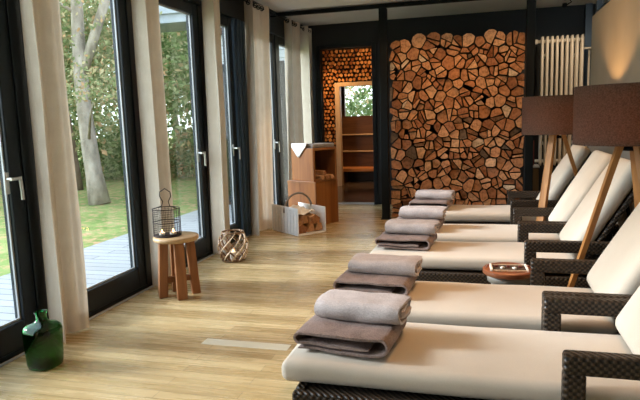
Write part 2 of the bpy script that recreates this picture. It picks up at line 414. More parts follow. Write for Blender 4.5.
# pale wooden frame of the sauna door
b = MB()
b.box(-2.80, -2.70, 11.36, 11.5, 0, 2.06, .006); b.box(-1.62, -1.52, 11.36, 11.5, 0, 2.06, .006); b.box(-2.70, -1.62, 11.36, 11.5, 1.98, 2.06, .006)
o = struct(b.build('door_9', M['palewood']))
# backing wall behind the far logs
b = MB(); b.box(-4.4, -2.80, 11.6, 11.7, 0, CZ); b.box(-1.52, -.6, 11.6, 11.7, 0, CZ); b.box(-2.80, -1.52, 11.6, 11.7, 2.06, CZ); struct(b.build('wall_partition', M['bark']))
b = MB()
b.box(-2.95, -1.4, 12.4, 12.52, 0.0, 1.40, .004)
for z in (.62, .98): b.box(-2.95, -1.4, 12.38, 12.40, z, z+.03, .003)
o = b.build('bench_backing', M['darkwood']); 
sb = thing('sauna_bench', 'orange wooden sauna bench seen through the far pale-framed doorway', 'bench', (-2.2, 12.2, 0))
o.parent = sb; o.location = (2.2, -12.2, 0)
b = MB(); b.box(-.75, .75, -.3, .18, .24, .31, .01); b.build('seat', M['redwood'], sb)
for x in (-.62, .62):
    b = MB(); b.box(x-.04, x+.04, -.25, .1, 0, .24, .006); b.build('leg', M['darkwood'], sb)
b = MB()
for z in (.64, 1.0): b.box(-.75, .75, .14, .18, z-.012, z+.018, .004)
o = b.build('rail', M['palewood'], sb); o['label'] = 'pale horizontal rail'

# ------------------------------------------------------------------ steel posts and beam
def cover(name, label, cat, bx, bev=.005, mat='steel'):
    b = MB(); b.box(*bx, bev); return tag(b.build(name, M[mat]), label, cat)
for k, (x, lab) in enumerate([(-1.215, 'black steel post standing left of the stacked firewood'), (.575, 'black steel post standing right of the stacked firewood, beside the radiator')]):
    t = thing('steel_post', lab, 'post', (x, 7.63, 0), group=None)
    b = MB(); b.box(-.05, .05, -.05, .05, .01, 2.73, .006); b.build('shaft', M['steel'], t)
    b = MB(); b.box(-.065, .065, -.06, .06, 0, .01, .003); b.build('foot_plate', M['steel'], t)
b = MB(); b.box(-2.66, 1.30, 7.6, 7.66, 2.735, 2.785, .005); tag(b.build('ceiling_beam', M['steel']), 'thin black steel beam running under the pale ceiling above the two posts', 'beam')

# ------------------------------------------------------------------ log stack
def clip(poly, px, pz, nx, nz):
    outp = []
    n = len(poly)
    for i in range(n):
        a, c = poly[i], poly[(i+1) % n]
        da = (a[0]-px)*nx+(a[1]-pz)*nz; dc = (c[0]-px)*nx+(c[1]-pz)*nz
        if da <= 0: outp.append(a)
        if da*dc < 0:
            t = da/(da-dc); outp.append((a[0]+(c[0]-a[0])*t, a[1]+(c[1]-a[1])*t))
    return outp
def area(p): return .5*abs(sum(p[i][0]*p[(i+1) % len(p)][1]-p[(i+1) % len(p)][0]*p[i][1] for i in range(len(p))))
def inset(poly, d):
    n = len(poly); A = sum(poly[i][0]*poly[(i+1) % n][1]-poly[(i+1) % n][0]*poly[i][1] for i in range(n))
    sgn = 1 if A > 0 else -1
    res = [(-9, -9), (9, -9), (9, 9), (-9, 9)]
    for i in range(n):
        a, c = poly[i], poly[(i+1) % n]
        ex, ez = c[0]-a[0], c[1]-a[1]; l = math.hypot(ex, ez)
        if l < 1e-5: continue
        nx, nz = ez/l*sgn, -ex/l*sgn
        res = clip(res, a[0]-nx*d, a[1]-nz*d, nx, nz)
        if len(res) < 3: return None
    return res
def soften(poly, q=.16, times=1):
    for _ in range(times):
        o = []
        n = len(poly)
        for i in range(n):
            a, c = poly[i], poly[(i+1) % n]
            o.append((a[0]*(1-q)+c[0]*q, a[1]*(1-q)+c[1]*q)); o.append((a[0]*q+c[0]*(1-q), a[1]*q+c[1]*(1-q)))
        poly = o
    return poly
def pack(x0, x1, z0, top, nx, nz, rng, rmax, psplit):
    W = x1-x0
    seeds = []
    zmax = max(top(x0+W*i/40) for i in range(41))
    dx, dz = W/nx, (zmax-z0)/nz
    for j in range(nz):
        for i in range(nx):
            x = x0+(i+.5+(.25 if j % 2 else -.25)+rng.uniform(-.34, .34))*dx; z = z0+(j+.5+rng.uniform(-.34, .34))*dz
            x = min(max(x, x0+.02), x1-.02)
            if z < top(x)-.035: seeds.append((x, z))
    cells = []
    for i, (x, z) in enumerate(seeds):
        p = [(x+rmax*math.cos(a*PI/5+i), z+rmax*math.sin(a*PI/5+i)) for a in range(10)]
        p = clip(p, x0, 0, -1, 0); p = clip(p, x1, 0, 1, 0); p = clip(p, 0, z0, 0, -1)
        for j, (u, w) in enumerate(seeds):
            if j == i or abs(u-x) > 2*rmax or abs(w-z) > 2*rmax: continue
            p = clip(p, (x+u)/2, (z+w)/2, u-x, w-z)
            if len(p) < 3: break
        if len(p) < 3: continue
        if rng.random() < psplit and area(p) > .0075:
            a = rng.uniform(0, PI)
            ox, oz = x+rng.uniform(-.012, .012), z+rng.uniform(-.012, .012)
            three = rng.random() < .22
            for s in (1, -1):
                q = clip(p, ox, oz, s*math.cos(a), s*math.sin(a))
                if len(q) < 3: continue
                if three and s == 1:
                    for s2 in (1, -1):
                        q2 = clip(q, ox, oz, s2*math.cos(a+PI/2+.2), s2*math.sin(a+PI/2+.2))
                        if len(q2) >= 3: cells.append(q2)
                else: cells.append(q)
        else: cells.append(p)
    return cells
def topf(x):
    pts = [(-1.17, 2.36), (-1.0, 2.47), (-.85, 2.42), (-.65, 2.36), (-.45, 2.37), (-.25, 2.40), (-.05, 2.43), (.15, 2.42), (.33, 2.37), (.45, 2.34), (.53, 2.25)]
    if x <= pts[0][0]: return pts[0][1]
    for a, c in zip(pts, pts[1:]):
        if x <= c[0]: return a[1]+(c[1]-a[1])*(x-a[0])/(c[0]-a[0])
    return pts[-1][1]
rng = random.Random(11)
cells = pack(-1.165, .525, 0.0, topf, 13, 19, rng, .102, .58)
print('LOG CELLS', len(cells))
cells2 = []
for c in cells:
    q = inset(c, rng.uniform(.005, .0095))
    if q and rng.random() < .5:
        mx_, mz_ = sum(p[0] for p in q)/len(q), sum(p[1] for p in q)/len(q); an = rng.uniform(-.12, .12)
        q = [(mx_+.97*((p[0]-mx_)*math.cos(an)-(p[1]-mz_)*math.sin(an)), mz_+.97*((p[0]-mx_)*math.sin(an)+(p[1]-mz_)*math.cos(an))) for p in q]
    if q and area(q) > .0012: cells2.append(soften(q, .13, 1) if rng.random() < .4 else soften(q, .05, 1))
cells2.sort(key=lambda c: -area(c)); rest = cells2[300:]; cells2 = cells2[:300]; print('LOGS', len(cells2), len(rest))
cen = [(sum(p[0] for p in c)/len(c), sum(p[1] for p in c)/len(c)) for c in cells2]
def is_top(k):
    x, z = cen[k]
    return not any(abs(u-x) < .05 and w > z+.03 for u, w in cen)
tops = sorted([k for k in range(len(cen)) if is_top(k)], key=lambda k: cen[k][0])
lefts = sorted([k for k in range(len(cen)) if k not in tops and cen[k][0] < -1.165+.07], key=lambda k: -cen[k][1])
rights = sorted([k for k in range(len(cen)) if k not in tops and cen[k][0] > .525-.07], key=lambda k: -cen[k][1])
order = ['first', 'second', 'third', 'fourth', 'fifth', 'sixth', 'seventh', 'eighth', 'ninth', 'tenth', 'eleventh', 'twelfth', 'thirteenth', 'fourteenth', 'fifteenth', 'sixteenth', 'seventeenth', 'eighteenth', 'nineteenth', 'twentieth', 'twenty-first', 'twenty-second', 'twenty-third', 'twenty-fourth', 'twenty-fifth']
def form(c):
    big = area(c) > .0125; small = area(c) < .0065
    return 'large' if big else ('small' if small else 'medium')
GRP = 'split firewood logs in the stack between the black posts'
for k, c in enumerate(cells2):
    cx, cz = cen[k]
    b = MB()
    y = rng.uniform(-.05, .05)
    b.poly_prism([(p[0]-cx, p[1]-cz) for p in c], y, .42+rng.uniform(-.03, .05), (rng.uniform(-.14, .14), rng.uniform(-.14, .14)), rng.uniform(.90, .98))
    o = b.build('firewood_log', [M['log'], M['bark']])
    o.location = (cx, 7.76, cz)
    f = form(c)
    if k in tops and tops.index(k) < 25: lab = '%s split log on the top edge of the wood stack, %s from its left end' % (f, order[tops.index(k)])
    elif k in lefts and lefts.index(k) < 25: lab = '%s split log touching the stack\'s left edge, %s down from the top edge' % (f, order[lefts.index(k)])
    elif k in rights and rights.index(k) < 25: lab = '%s split log at the stack\'s right edge, %s down from the top edge' % (f, order[rights.index(k)])
    else: lab = '%s split orange-brown log inside the wood stack, away from its top and side edges' % f
    tag(o, lab, 'log', GRP)
if rest:
    b = MB()
    for c in rest: b.poly_prism(c, 7.76+rng.uniform(-.03, .03), 8.16, (rng.uniform(-.1, .1), rng.uniform(-.1, .1)), .95)
    tag(b.build('kindling', [M['log_rest'], M['bark']]), 'thin split kindling pieces filling gaps between the larger stacked logs', 'kindling', kind='stuff')
# dark panel that the logs lean against
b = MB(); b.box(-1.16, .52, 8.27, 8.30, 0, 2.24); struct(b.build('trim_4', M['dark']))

# small logs lining the walls of the neighbouring room (stuff)
b = MB(); rng2 = random.Random(5)
def small_logs(x0, x1, z0, z1, y):
    nx = int((x1-x0)/.075); nz = int((z1-z0)/.072)
    for j in range(nz):
        for i in range(nx):
            x = x0+(i+.5+(.25 if j % 2 else -.25))*(x1-x0)/nx+rng2.uniform(-.012, .012); z = z0+(j+.5)*(z1-z0)/nz+rng2.uniform(-.01, .01)
            n = rng2.choice((4, 5, 6)); a0 = rng2.uniform(0, 6); r = rng2.uniform(.031, .04)
            yy = y+rng2.uniform(-.03, .03)
            b.poly_prism([(x+r*rng2.uniform(.8, 1.1)*math.cos(a0+2*PI*q/n), z+r*rng2.uniform(.8, 1.1)*math.sin(a0+2*PI*q/n)) for q in range(n)], yy, y+.16, (0, 0), .95)
small_logs(-4.3, -2.81, .02, 2.78, 11.45); small_logs(-1.5, -.7, .02, 2.78, 11.45); small_logs(-2.81, -1.5, 2.08, 2.78, 11.45)
m, nt, out = newmat('small_log_ends'); p = principled(nt, out, .85, .2); g = nt.nodes.new('ShaderNodeNewGeometry')
r = ramp(nt, g.outputs['Random Per Island'], [(0, (.34, .12, .03)), (.3, (.52, .22, .07)), (.6, (.64, .32, .12)), (.85, (.24, .08, .025))]); L(nt, r.outputs[0], p.inputs['Base Color'])
tag(b.build('stacked_log_wall', [m, M['bark']]), 'wall of small stacked log ends seen through the open doorway', 'log wall', kind='stuff')

# ------------------------------------------------------------------ radiator
t = thing('column_radiator', 'tall cream column radiator on the dark back wall', 'radiator', (.80, 8.62, 0))
for i in range(9):
    x = i*.0625
    b = MB()
    for dy in (-.05, .0, .05): b.tube([(x, dy, .62), (x, dy, .66), (x, dy, 2.32), (x, dy, 2.36)], [.012, .018, .018, .012], 10)
    b.tube([(x, -.055, .66), (x, .055, .66)], .02, 8); b.tube([(x, -.055, 2.31), (x, .055, 2.31)], .02, 8)
    b.build('column', M['radiator'], t)
for z in (2.30, .68):
    b = MB(); b.tube([(-.07, 0, z), (.5, 0, z)], .022, 10); b.build('header_pipe', M['radiator'], t)
b = MB(); b.lathe([(.012, -.03), (.03, -.03), (.034, 0), (.03, .03), (.012, .03)], 12, (-.09, 0, 2.30)); b.build('valve', M['radiator'], t)
b = MB(); b.tube([(.5, 0, 2.18), (.62, 0, 2.18), (.62, .18, 2.18)], .014, 8); b.tube([(.62, .18, 2.2), (.62, .18, .3)], .014, 8); b.build('supply_pipe', M['radiator'], t)
for x in (.05, .45):
    for z in (2.1, .9):
        b = MB(); b.box(x-.015, x+.015, 0, .33, z, z+.04); b.build('wall_bracket', M['radiator'], t)

# cabinet behind the right post
t = thing('low_cabinet', 'narrow brown cabinet with a pale top behind the right black post', 'cabinet', (.70, 8.35, 0))
b = MB(); b.box(-.1, .05, -.15, .15, 0, .62, .004); b.build('body', M['brown'], t)
b = MB(); b.box(-.11, .06, -.16, .16, .62, .645, .004); b.build('top', M['bead'], t)
tag(cover('red_binder', None, None, (.63, .69, 8.25, 8.45, .647, .98), .004, 'red'), 'dark red upright box standing on the narrow brown cabinet', 'box')

# ------------------------------------------------------------------ loungers
def slab_mesh(L_, W_, T_, bev, nx=14, puff=.0, sd=0):
    """soft cushion lying on z=0, from x=0 to L_"""
    b = MB(); b.box(0, L_, 0, W_, 0, T_, bev, 4)
    bm = b.bm
    for k in range(1, nx):
        g = bm.verts[:]+bm.edges[:]+bm.faces[:]
        bmesh.ops.bisect_plane(bm, geom=g, plane_co=(L_*k/nx, 0, 0), plane_no=(1, 0, 0))
    for k in range(1, 5):
        g = bm.verts[:]+bm.edges[:]+bm.faces[:]
        bmesh.ops.bisect_plane(bm, geom=g, plane_co=(0, W_*k/5, 0), plane_no=(0, 1, 0))
    for v in bm.verts:
        u = v.co.x/L_; w = v.co.y/W_
        edge = min(1, 4*min(u, 1-u)*L_/W_+.0) ; e2 = math.sin(PI*min(max(w, 0), 1))
        nz = noise.noise(Vector((v.co.x*3.1+sd, v.co.y*3.1, sd)))
        if v.co.z > T_*.5: v.co.z += puff*e2*min(1, edge)+nz*.006
        v.co.y += noise.noise(Vector((v.co.x*2.3, sd, v.co.y*.5)))*.005
        v.co.z += 0
    return b

def make_lounger(W, x_arm0=.27, sd=0):
    t = thing('sun_lounger', '', 'lounger')
    A = .065
    # wicker body: long apron frame with deck under the cushion
    b = MB()
    b.box(-.72, 1.10, .0, .045, .09, .265, .012); b.box(-.72, 1.10, W-.045, W, .09, .265, .012)
    b.box(-.72, -.675, .045, W-.045, .09, .265, .012); b.box(1.055, 1.10, .045, W-.045, .09, .265, .012)
    b.box(-.675, 1.055, .045, W-.045, .20, .255)
    b.build('frame', M['wicker'], t)
    for x in (-.71, 1.03):
        for y in (.01, W-.07):
            b = MB(); b.box(x, x+.06, y, y+.06, 0, .10, .006); b.build('leg', M['wicker'], t)
    for y in (0.0, W-A):
        b = MB()
        b.box(x_arm0, x_arm0+.075, y, y+A, .255, .425, .012)
        b.box(x_arm0, x_arm0+.70, y, y+A, .418, .49, .014, 3)
        b.box(x_arm0+.60, x_arm0+.66, y, y+A, .255, .425, .012)
        b.build('armrest', M['wicker'], t)
    c = slab_mesh(1.42, W-2*A-.006, .085, .032, 14, .012, sd)
    o = c.build('seat_cushion', M['cushion'], t, smooth=True); o.location = (-.79, A+.003, .268)
    # backrest leaning back
    th = math.radians(57.5)
    Mx = Matrix.Translation((.637, 0, .345)) @ Matrix.Rotation(-th, 4, 'Y')
    c = slab_mesh(.695, W-2*A-.012, .10, .042, 8, .012, sd+5)
    for v in c.bm.verts: v.co = Mx @ (v.co+Vector((0, A+.006, 0)))
    c.build('back_cushion', M['cushion'], t, smooth=True)
    b = MB(); b.box(-.02, .685, A+.004, W-A-.004, -.036, -.004, .01)
    for v in b.bm.verts: v.co = Mx @ v.co
    b.build('backrest', M['wicker'], t)
    b = MB(); b.tube([(1.06, W*.5, .26), (.945, W*.5, .74)], .012, 8); b.tube([(.945, .12, .735), (.945, W-.12, .735)], .012, 8); b.build('strut', M['steel'], t)
    return t
Ls = [(2.06, .72, 'cream sun lounger nearest the camera, at the bottom right of the photo'),
      (2.78, .72, 'cream sun lounger second from the front, side table behind its armrest'),
      (3.95, .72, 'cream sun lounger just beyond the small round side table'),
      (4.67, .75, 'cream sun lounger between the two tripod lamps, the one farther from the side table'),
      (5.84, .74, 'cream sun lounger farthest back, closest to the firewood stack')]
for i, (y, W, lab) in enumerate(Ls):
    t = make_lounger(W, x_arm0=.283, sd=i*3.3); t.location = (0, y, 0); t.scale = (1, 1, 1.055)
    tag(t, lab, 'lounger', 'cream cushioned wicker sun loungers in a row')

# ------------------------------------------------------------------ towels
def towel(name, label, grp, mat, length, H, depth, turns, th, axis, loc, rz, sd, squash=1.0):
    """flat spiral roll. profile width=length, height=H; extruded by depth. axis 'y': loops seen from the front; 'x': smooth fold to the front"""
    path = []
    R0 = H/2-th/2
    nseg = 10
    s = length/2-H/2
    tot = turns*2
    r0 = R0
    pos = []
    for k in range(int(tot)):
        side = 1 if k % 2 == 0 else -1
        ra = R0-(th*1.02)*(k/2.0); rb = R0-(th*1.02)*((k+1)/2.0)
        if rb < th*.28: break
        sk = s - .006*k*rng.uniform(.6, 1.6)
        for q in range(nseg+1):
            a = -PI/2+PI*q/nseg
            rr = ra+(rb-ra)*q/nseg
            x = side*(sk+rr*math.cos(a)); z = side*rr*math.sin(a)
            pos.append((x, z))
        for q in range(1, 8):      # straight run
            u = q/8
            pos.append((side*(sk-2*sk*u), side*(rb)))
    pos = [(-s, -R0)]+[(-s+2*s*q/8, -R0) for q in range(1, 8)]+pos
    # resample normals
    P = [Vector((a, 0, c)) for a, c in pos]
    n = len(P)
    outer, inner = [], []
    for i in range(n):
        t = (P[min(i+1, n-1)]-P[max(i-1, 0)]).normalized()
        nrm = Vector((t.z, 0, -t.x))
        w = th*.47
        if i < 1 or i > n-2: w *= .5
        outer.append(P[i]+nrm*w); inner.append(P[i]-nrm*w)
    bm = bmesh.new(); K = 14
    rows = []
    for j in range(K+1):
        v = j/K; y = (v-.5)*depth
        sc = 1.0
        e = min(v, 1-v)
        if e < .001: sc = .55
        elif e < .1: sc = .96
        ro, ri = [], []
        for i in range(n):
            for src, dst, sg in ((outer, ro, 1), (inner, ri, -1)):
                c = (outer[i]+inner[i])/2
                p = c+(src[i]-c)*sc
                q = Vector((p.x, y, p.z))
                nz = noise.noise_vector(Vector((q.x*9+sd, q.y*9, q.z*14+sd)))
                nz2 = noise.noise(Vector((q.x*4+sd*2, q.y*3, sd)))
                lay = noise.noise(Vector((i*.21, v*1.3, sd)))
                q = q+nz*.0075+Vector((0, lay*.011*(1 if e < .3 else .5), 0))
                q.z = q.z*(1+.17*nz2)
                dst.append(bm.verts.new(q))
        rows.append((ro, ri))
    for j in range(K):
        (a, b), (c, d) = rows[j], rows[j+1]
        for i in range(n-1):
            bm.faces.new((a[i], a[i+1], c[i+1], c[i])); bm.faces.new((b[i], d[i], d[i+1], b[i+1]))
        bm.faces.new((a[0], c[0], d[0], b[0])); bm.faces.new((a[-1], b[-1], d[-1], c[-1]))
    for j, fl in ((0, 0), (K, 1)):
        a, b = rows[j]
        for i in range(n-1): bm.faces.new((a[i], b[i], b[i+1], a[i+1]))
    zmin = min(v.co.z for v in bm.verts)
    for v in bm.verts:
        v.co.z -= zmin
        if axis == 'x': v.co = Vector((v.co.y, -v.co.x, v.co.z))
    mb = MB(); mb.bm.free(); mb.bm = bm
    o = mb.build(name, mat, smooth=True)
    o.location = loc; o.rotation_euler = (0, 0, rz)
    return tag(o, label, 'towel', grp)
wh = ['nearest the camera', 'second from the front', 'third from the front', 'fourth from the front', 'farthest back']
tw = [(2.41, -.535, -5), (3.20, -.56, -3), (4.36, -.535, -4), (5.05, -.52, -4), (6.22, -.50, -5)]
for i, (y, x, a) in enumerate(tw):
    zc = .384
    towel('folded_blanket', 'dark taupe folded towel at the bottom of the pile ' + wh[i], 'dark folded towels under the light ones', M['towel_dark'], .445, .090, .37, 2.4, .0195, 'y', (x-.012, y-.015, zc), math.radians(a), 3.1+i*7.7)
    towel('folded_towel', 'pale grey folded towel topping the pile ' + wh[i], 'pale folded towels topping the piles', M['towel_light'], .245, .098, .385, 2.4, .020, 'x', (x+.035, y+.06, zc+.080), math.radians(a-2), 9.4+i*5.3)

# ------------------------------------------------------------------ lamps
def lamp(label, cx, cy, legs, r=.305):
    t = thing('tripod_floor_lamp', label, 'floor lamp', (cx, cy, 0), group='tripod floor lamps with brown drum shades')
    b = MB()
    b.lathe([(r, 1.155), (r, 1.49), (r-.004, 1.49), (r-.004, 1.155), (r, 1.155)], 64); sh = b.build('lamp_shade', M['shade'], t, smooth=True)
    b = MB()
    for z in (1.48, 1.165):
        b.tube([((r-.006)*math.cos(2*PI*k/48), (r-.006)*math.sin(2*PI*k/48), z) for k in range(48)], .003, 6, closed=True)
    for k in range(3):
        a = 2*PI*k/3; b.tube([(0, 0, 1.15), ((r-.006)*math.cos(a), (r-.006)*math.sin(a), 1.165)], .003, 6)
    b.build('shade_ring', M['steel'], sh)
    b = MB(); b.lathe([(.0, 1.115), (.035, 1.115), (.035, 1.135), (.018, 1.14), (.018, 1.165), (.0, 1.165)], 16); hold = b.build('lamp_holder', M['steel'], t)
    b = MB(); b.lathe([(.0, 1.165), (.014, 1.167), (.016, 1.172), (.026, 1.185), (.028, 1.20), (.024, 1.213), (.012, 1.22), (0, 1.221)], 16); b.build('bulb', emis('warm_bulb', (1, .62, .3), 25), hold)
    for (a, rr) in legs:
        dx, dy = math.cos(math.radians(a)), math.sin(math.radians(a))
        b = MB()
        p0 = Vector((dx*.05, dy*.05, 1.15)); p1 = Vector((dx*rr, dy*rr, 0.0))
        d = (p1-p0); side = Vector((-dy, dx, 0)); nrm = d.normalized().cross(side)
        def ring(p, w, h): return [b.bm.verts.new(p+side*sx*w+nrm*sy*h) for sx, sy in ((-1, -1), (1, -1), (1, 1), (-1, 1))]
        A, B_ = ring(p0, .029, .016), ring(p1, .024, .013)
        for v in B_: v.co.z = 0
        b.bm.faces.new(A); b.bm.faces.new(B_)
        for q in range(4): b.bm.faces.new((A[q], A[(q+1) % 4], B_[(q+1) % 4], B_[q]))
        b.build('leg', M['lamp_wood'], t)
    ld = bpy.data.lights.new('lamp_bulb_light', 'POINT'); ld.energy = 44; ld.color = (1, .53, .20); ld.shadow_soft_size = .05
    lo = bpy.data.objects.new('lamp_bulb_light', ld); COL.objects.link(lo); lo.parent = t; lo.location = (0, 0, 1.262)
    return t
lamp('tripod lamp with the larger-looking brown drum shade at the right edge, nearer the camera', .832, 3.725, [(182, .38), (42, .27), (-42, .27)])
lamp('tripod lamp with brown drum shade farther back, in front of the radiator', .665, 5.63, [(140, .22), (-140, .22), (0, .42)])

# ------------------------------------------------------------------ side table
t = thing('side_table', 'small round red-brown side table between the loungers', 'side table', (.175, 3.725, 0))
b = MB(); b.lathe([(0, .355), (.15, .355), (.158, .362), (.158, .385), (.152, .39), (.143, .39), (.14, .383), (0, .383)], 40); b.build('table_top', M['table_top'], t, smooth=True)
b = MB(); b.lathe([(.13, .31), (.13, .355), (.12, .355), (.12, .31), (.13, .31)], 32); b.build('apron', M['table_leg'], t)
for a in (35, 145, 215, 325):
    dx, dy = .105*math.cos(math.radians(a)), .105*math.sin(math.radians(a))
    b = MB(); b.tube([(dx*1.15, dy*1.15, 0), (dx*1.1, dy*1.1, .1), (dx, dy, .33)], [.012, .017, .016], 10); b.build('leg', M['table_leg'], t)
t = thing('serving_tray', 'small rectangular tray with dark pieces lying on the round side table', 'tray', (.175, 3.725, .384), 0.05)
b = MB(); b.box(-.105, .105, -.07, .07, 0, .006, .002); b.build('base', M['crate_in'], t)
for sx in (-1, 1):
    b = MB(); b.box(sx*.106-.006, sx*.106+.006, -.075, .075, 0, .016, .002); b.build('end_rim', M['candle'], t)
for sy in (-1, 1):
    b = MB(); b.box(-.10, .10, sy*.0715-.0035, sy*.0715+.0035, 0, .012, .002); b.build('side_rim', M['twig'], t)
for k in range(5):
    b = MB(); b.box(-.012, .012, -.01, .01, 0, .012, .004); o = b.build('wrapped_sweet', M['candle' if k % 2 else 'red'])
    o.location = (.10+k*.036, 3.725+(-1)**k*.02, .3905); o.rotation_euler = (0, 0, k*.8)
    tag(o, ['red', 'pale'][k % 2]+' small piece lying in the tray, '+order[k]+' from its left end', 'sweet', 'small pieces in the tray')

# ------------------------------------------------------------------ stool + lantern
t = thing('wooden_stool', 'round-topped wooden stool with four thick legs by the second curtain', 'stool', (-2.31, 4.02, 0), math.radians(38))
b = MB(); b.lathe([(0, .445), (.165, .445), (.175, .452), (.178, .465), (.174, .478), (.165, .483), (0, .483)], 40); b.build('seat', M['stool_top'], t, smooth=True)
for a in range(4):
    b = MB(); Mr = Matrix.Rotation(a*PI/2, 4, 'Z')
    vs = b.box(.068, .135, -.038, .038, 0, .446, .005)
    for v in b.bm.verts:
        u = 1-v.co.z/.446; v.co.x += u*.028; v.co = Mr @ v.co
    b.build('leg', M['stool'], t)
for a in (0, 1):
    b = MB(); b.box(-.135, .135, -.018, .018, .11+.045*a, .155+.045*a, .004, M=Matrix.Rotation(a*PI/2, 4, 'Z')); b.build('stretcher', M['stool'], t)
t = thing('wire_lantern', 'rusty wire mesh lantern with looped handle standing on the stool', 'lantern', (-2.37, 4.0, .484))
b = MB(); r = .105
for z in (.004, .11, .215): b.tube([(r*math.cos(2*PI*k/32), r*math.sin(2*PI*k/32), z) for k in range(32)], .0035, 6, closed=True)
for k in range(26):
    a = 2*PI*k/26; b.tube([(r*math.cos(a), r*math.sin(a), .003), (r*math.cos(a), r*math.sin(a), .216)], .0016, 4)
for z in [.02+.018*q for q in range(11)]: b.tube([(r*math.cos(2*PI*k/24), r*math.sin(2*PI*k/24), z) for k in range(24)], .0012, 4, closed=True)
b.build('mesh_cage', M['wire'], t)
b = MB(); b.lathe([(0, 0), (r, 0), (r, .006), (0, .006)], 28); b.build('base', M['wire'], t)
b = MB(); b.tube([(-r, 0, .213), (-.035, 0, .235), (-.025, 0, .27), (-.048, 0, .31), (-.045, 0, .345), (0, 0, .372), (.045, 0, .345), (.048, 0, .31), (.025, 0, .27), (.035, 0, .235), (r, 0, .213)], .004, 8); b.build('handle', M['wire'], t)
def tealight(x, y, z, lab):
    t = thing('tealight', lab, 'candle', (x, y, z), group='tealights')
    b = MB(); b.lathe([(0, 0), (.024, 0), (.026, .02), (.023, .02), (.022, .017), (0, .017)], 20); cu = b.build('cup', M['candle'], t)
    b = MB(); b.lathe([(0, .019), (.006, .024), (.007, .032), (0, .05)], 10); b.build('flame', M['flame'], cu)
tealight(-2.40, 3.97, .491, 'left lit tealight inside the wire lantern on the stool'); tealight(-2.325, 4.01, .491, 'right lit tealight inside the wire lantern on the stool')

# ------------------------------------------------------------------ woven ball lantern
t = thing('willow_lantern', 'round open-weave willow lantern on the floor by the third curtain', 'lantern', (-2.345, 5.16, 0))
def prof(z):  # barrel
    u = z/.30; return .075+.068*math.sin(PI*min(1, max(0, .12+u*.80)))
for s, mat, nm in ((1, 'twig', 'willow_strip'), (-1, 'twig', 'willow_strip')):
    b = MB()
    for k in range(9):
        a0 = 2*PI*k/9
        pts = []
        for q in range(11):
            z = .008+.284*q/10; a = a0+s*q/10*1.9; rr = prof(z)+(.004 if s > 0 else -.002)
            pts.append((rr*math.cos(a), rr*math.sin(a), z))
        b.tube(pts, .0095, 6, flat=.4)
    b.build('weave', M['twig' if s > 0 else 'twigd'], t)
for z in (.012, .285):
    b = MB(); b.tube([((prof(z)+.002)*math.cos(2*PI*k/28), (prof(z)+.002)*math.sin(2*PI*k/28), z) for k in range(28)], .009, 6, closed=True); b.build('rim', M['twigd'], t)
b = MB(); b.lathe([(0, .003), (.085, .003), (.085, .012), (0, .012)], 24); b.build('base', M['twigd'], t)
t = thing('pillar_candle', 'cream pillar candle burning inside the willow lantern', 'candle', (-2.345, 5.16, .0125))
b = MB(); b.lathe([(0, 0), (.032, 0), (.033, .07), (.028, .075), (0, .072)], 24); wx = b.build('wax', M['candle'], t, smooth=True)
b = MB(); b.lathe([(0, .074), (.007, .082), (.008, .09), (0, .112)], 10); b.build('flame', M['flame'], wx)

# ------------------------------------------------------------------ green bottle
t = thing('green_demijohn', 'squat green glass bottle on the floor beside the first curtain', 'bottle', (-2.40, 2.63, 0))
b = MB()
o_ = [(0, .006), (.085, 0), (.098, .006), (.104, .03), (.112, .19), (.112, .215), (.104, .238), (.085, .252), (.045, .262), (.030, .272), (.027, .29), (.027, .31), (.033, .314), (.033, .325), (.024, .327)]
i_ = [(.021, .322), (.021, .275), (.040, .257), (.080, .246), (.098, .232), (.106, .213), (.106, .19), (.098, .034), (.09, .014), (0, .014)]
b.lathe([(q_[0]*.86 if q_[0] > .04 else q_[0], q_[1]) for q_ in o_+i_], 48, sq=2.7); b.build('body', M['bottle'], t, smooth=True)

# ------------------------------------------------------------------ wood carrier with logs
ang = math.atan2(6.30-6.62, -2.06+2.46)
t = thing('firewood_basket', 'white felt firewood basket with arched handle in front of the crates', 'basket', (-2.255, 6.56, 0), ang)
b = MB(); b.box(-.29, .29, -.02, .36, 0, .014, .004); b.build('base', M['white'], t)
b = MB(); b.box(-.29, .29, -.035, -.02, 0, .33, .006); b.build('side_panel', M['white'], t)
b = MB(); b.box(-.29, .29, .36, .375, 0, .31, .006); b.build('side_panel', M['white'], t)
for yy in (-.037, .377):
    for k in range(9):
        b = MB(); b.box(-.27+k*.067-.002, -.27+k*.067+.002, yy-.002, yy+.002, .02, .30); b.build('seam', M['felt_seam'], t)
b = MB(); b.tube([(0, .17+.205*math.cos(PI*q/16), .25+.22*math.sin(PI*q/16)) for q in range(17)], .013, 8, flat=1); b.build('handle', M['grey_cloth'], t)
def tw_log(name, x, y, z, rot, poly, ln, lab):
    b = MB(); b.poly_prism(poly, -ln/2, ln/2, (.1, -.1)); o = b.build(name, [M['log'], M['split']])
    o.location = (x, y, z); o.rotation_euler = rot; tag(o, lab, 'log', 'split logs in the white basket'); return o
tri = [(-.055, -.04), (.055, -.045), (.03, .045), (-.02, .05)]
big = [(-.07, -.05), (.06, -.055), (.075, .01), (.0, .06), (-.06, .03)]
ca, sa = math.cos(ang), math.sin(ang)
def W(x, y): return (-2.255+ca*x-sa*y, 6.56+sa*x+ca*y)
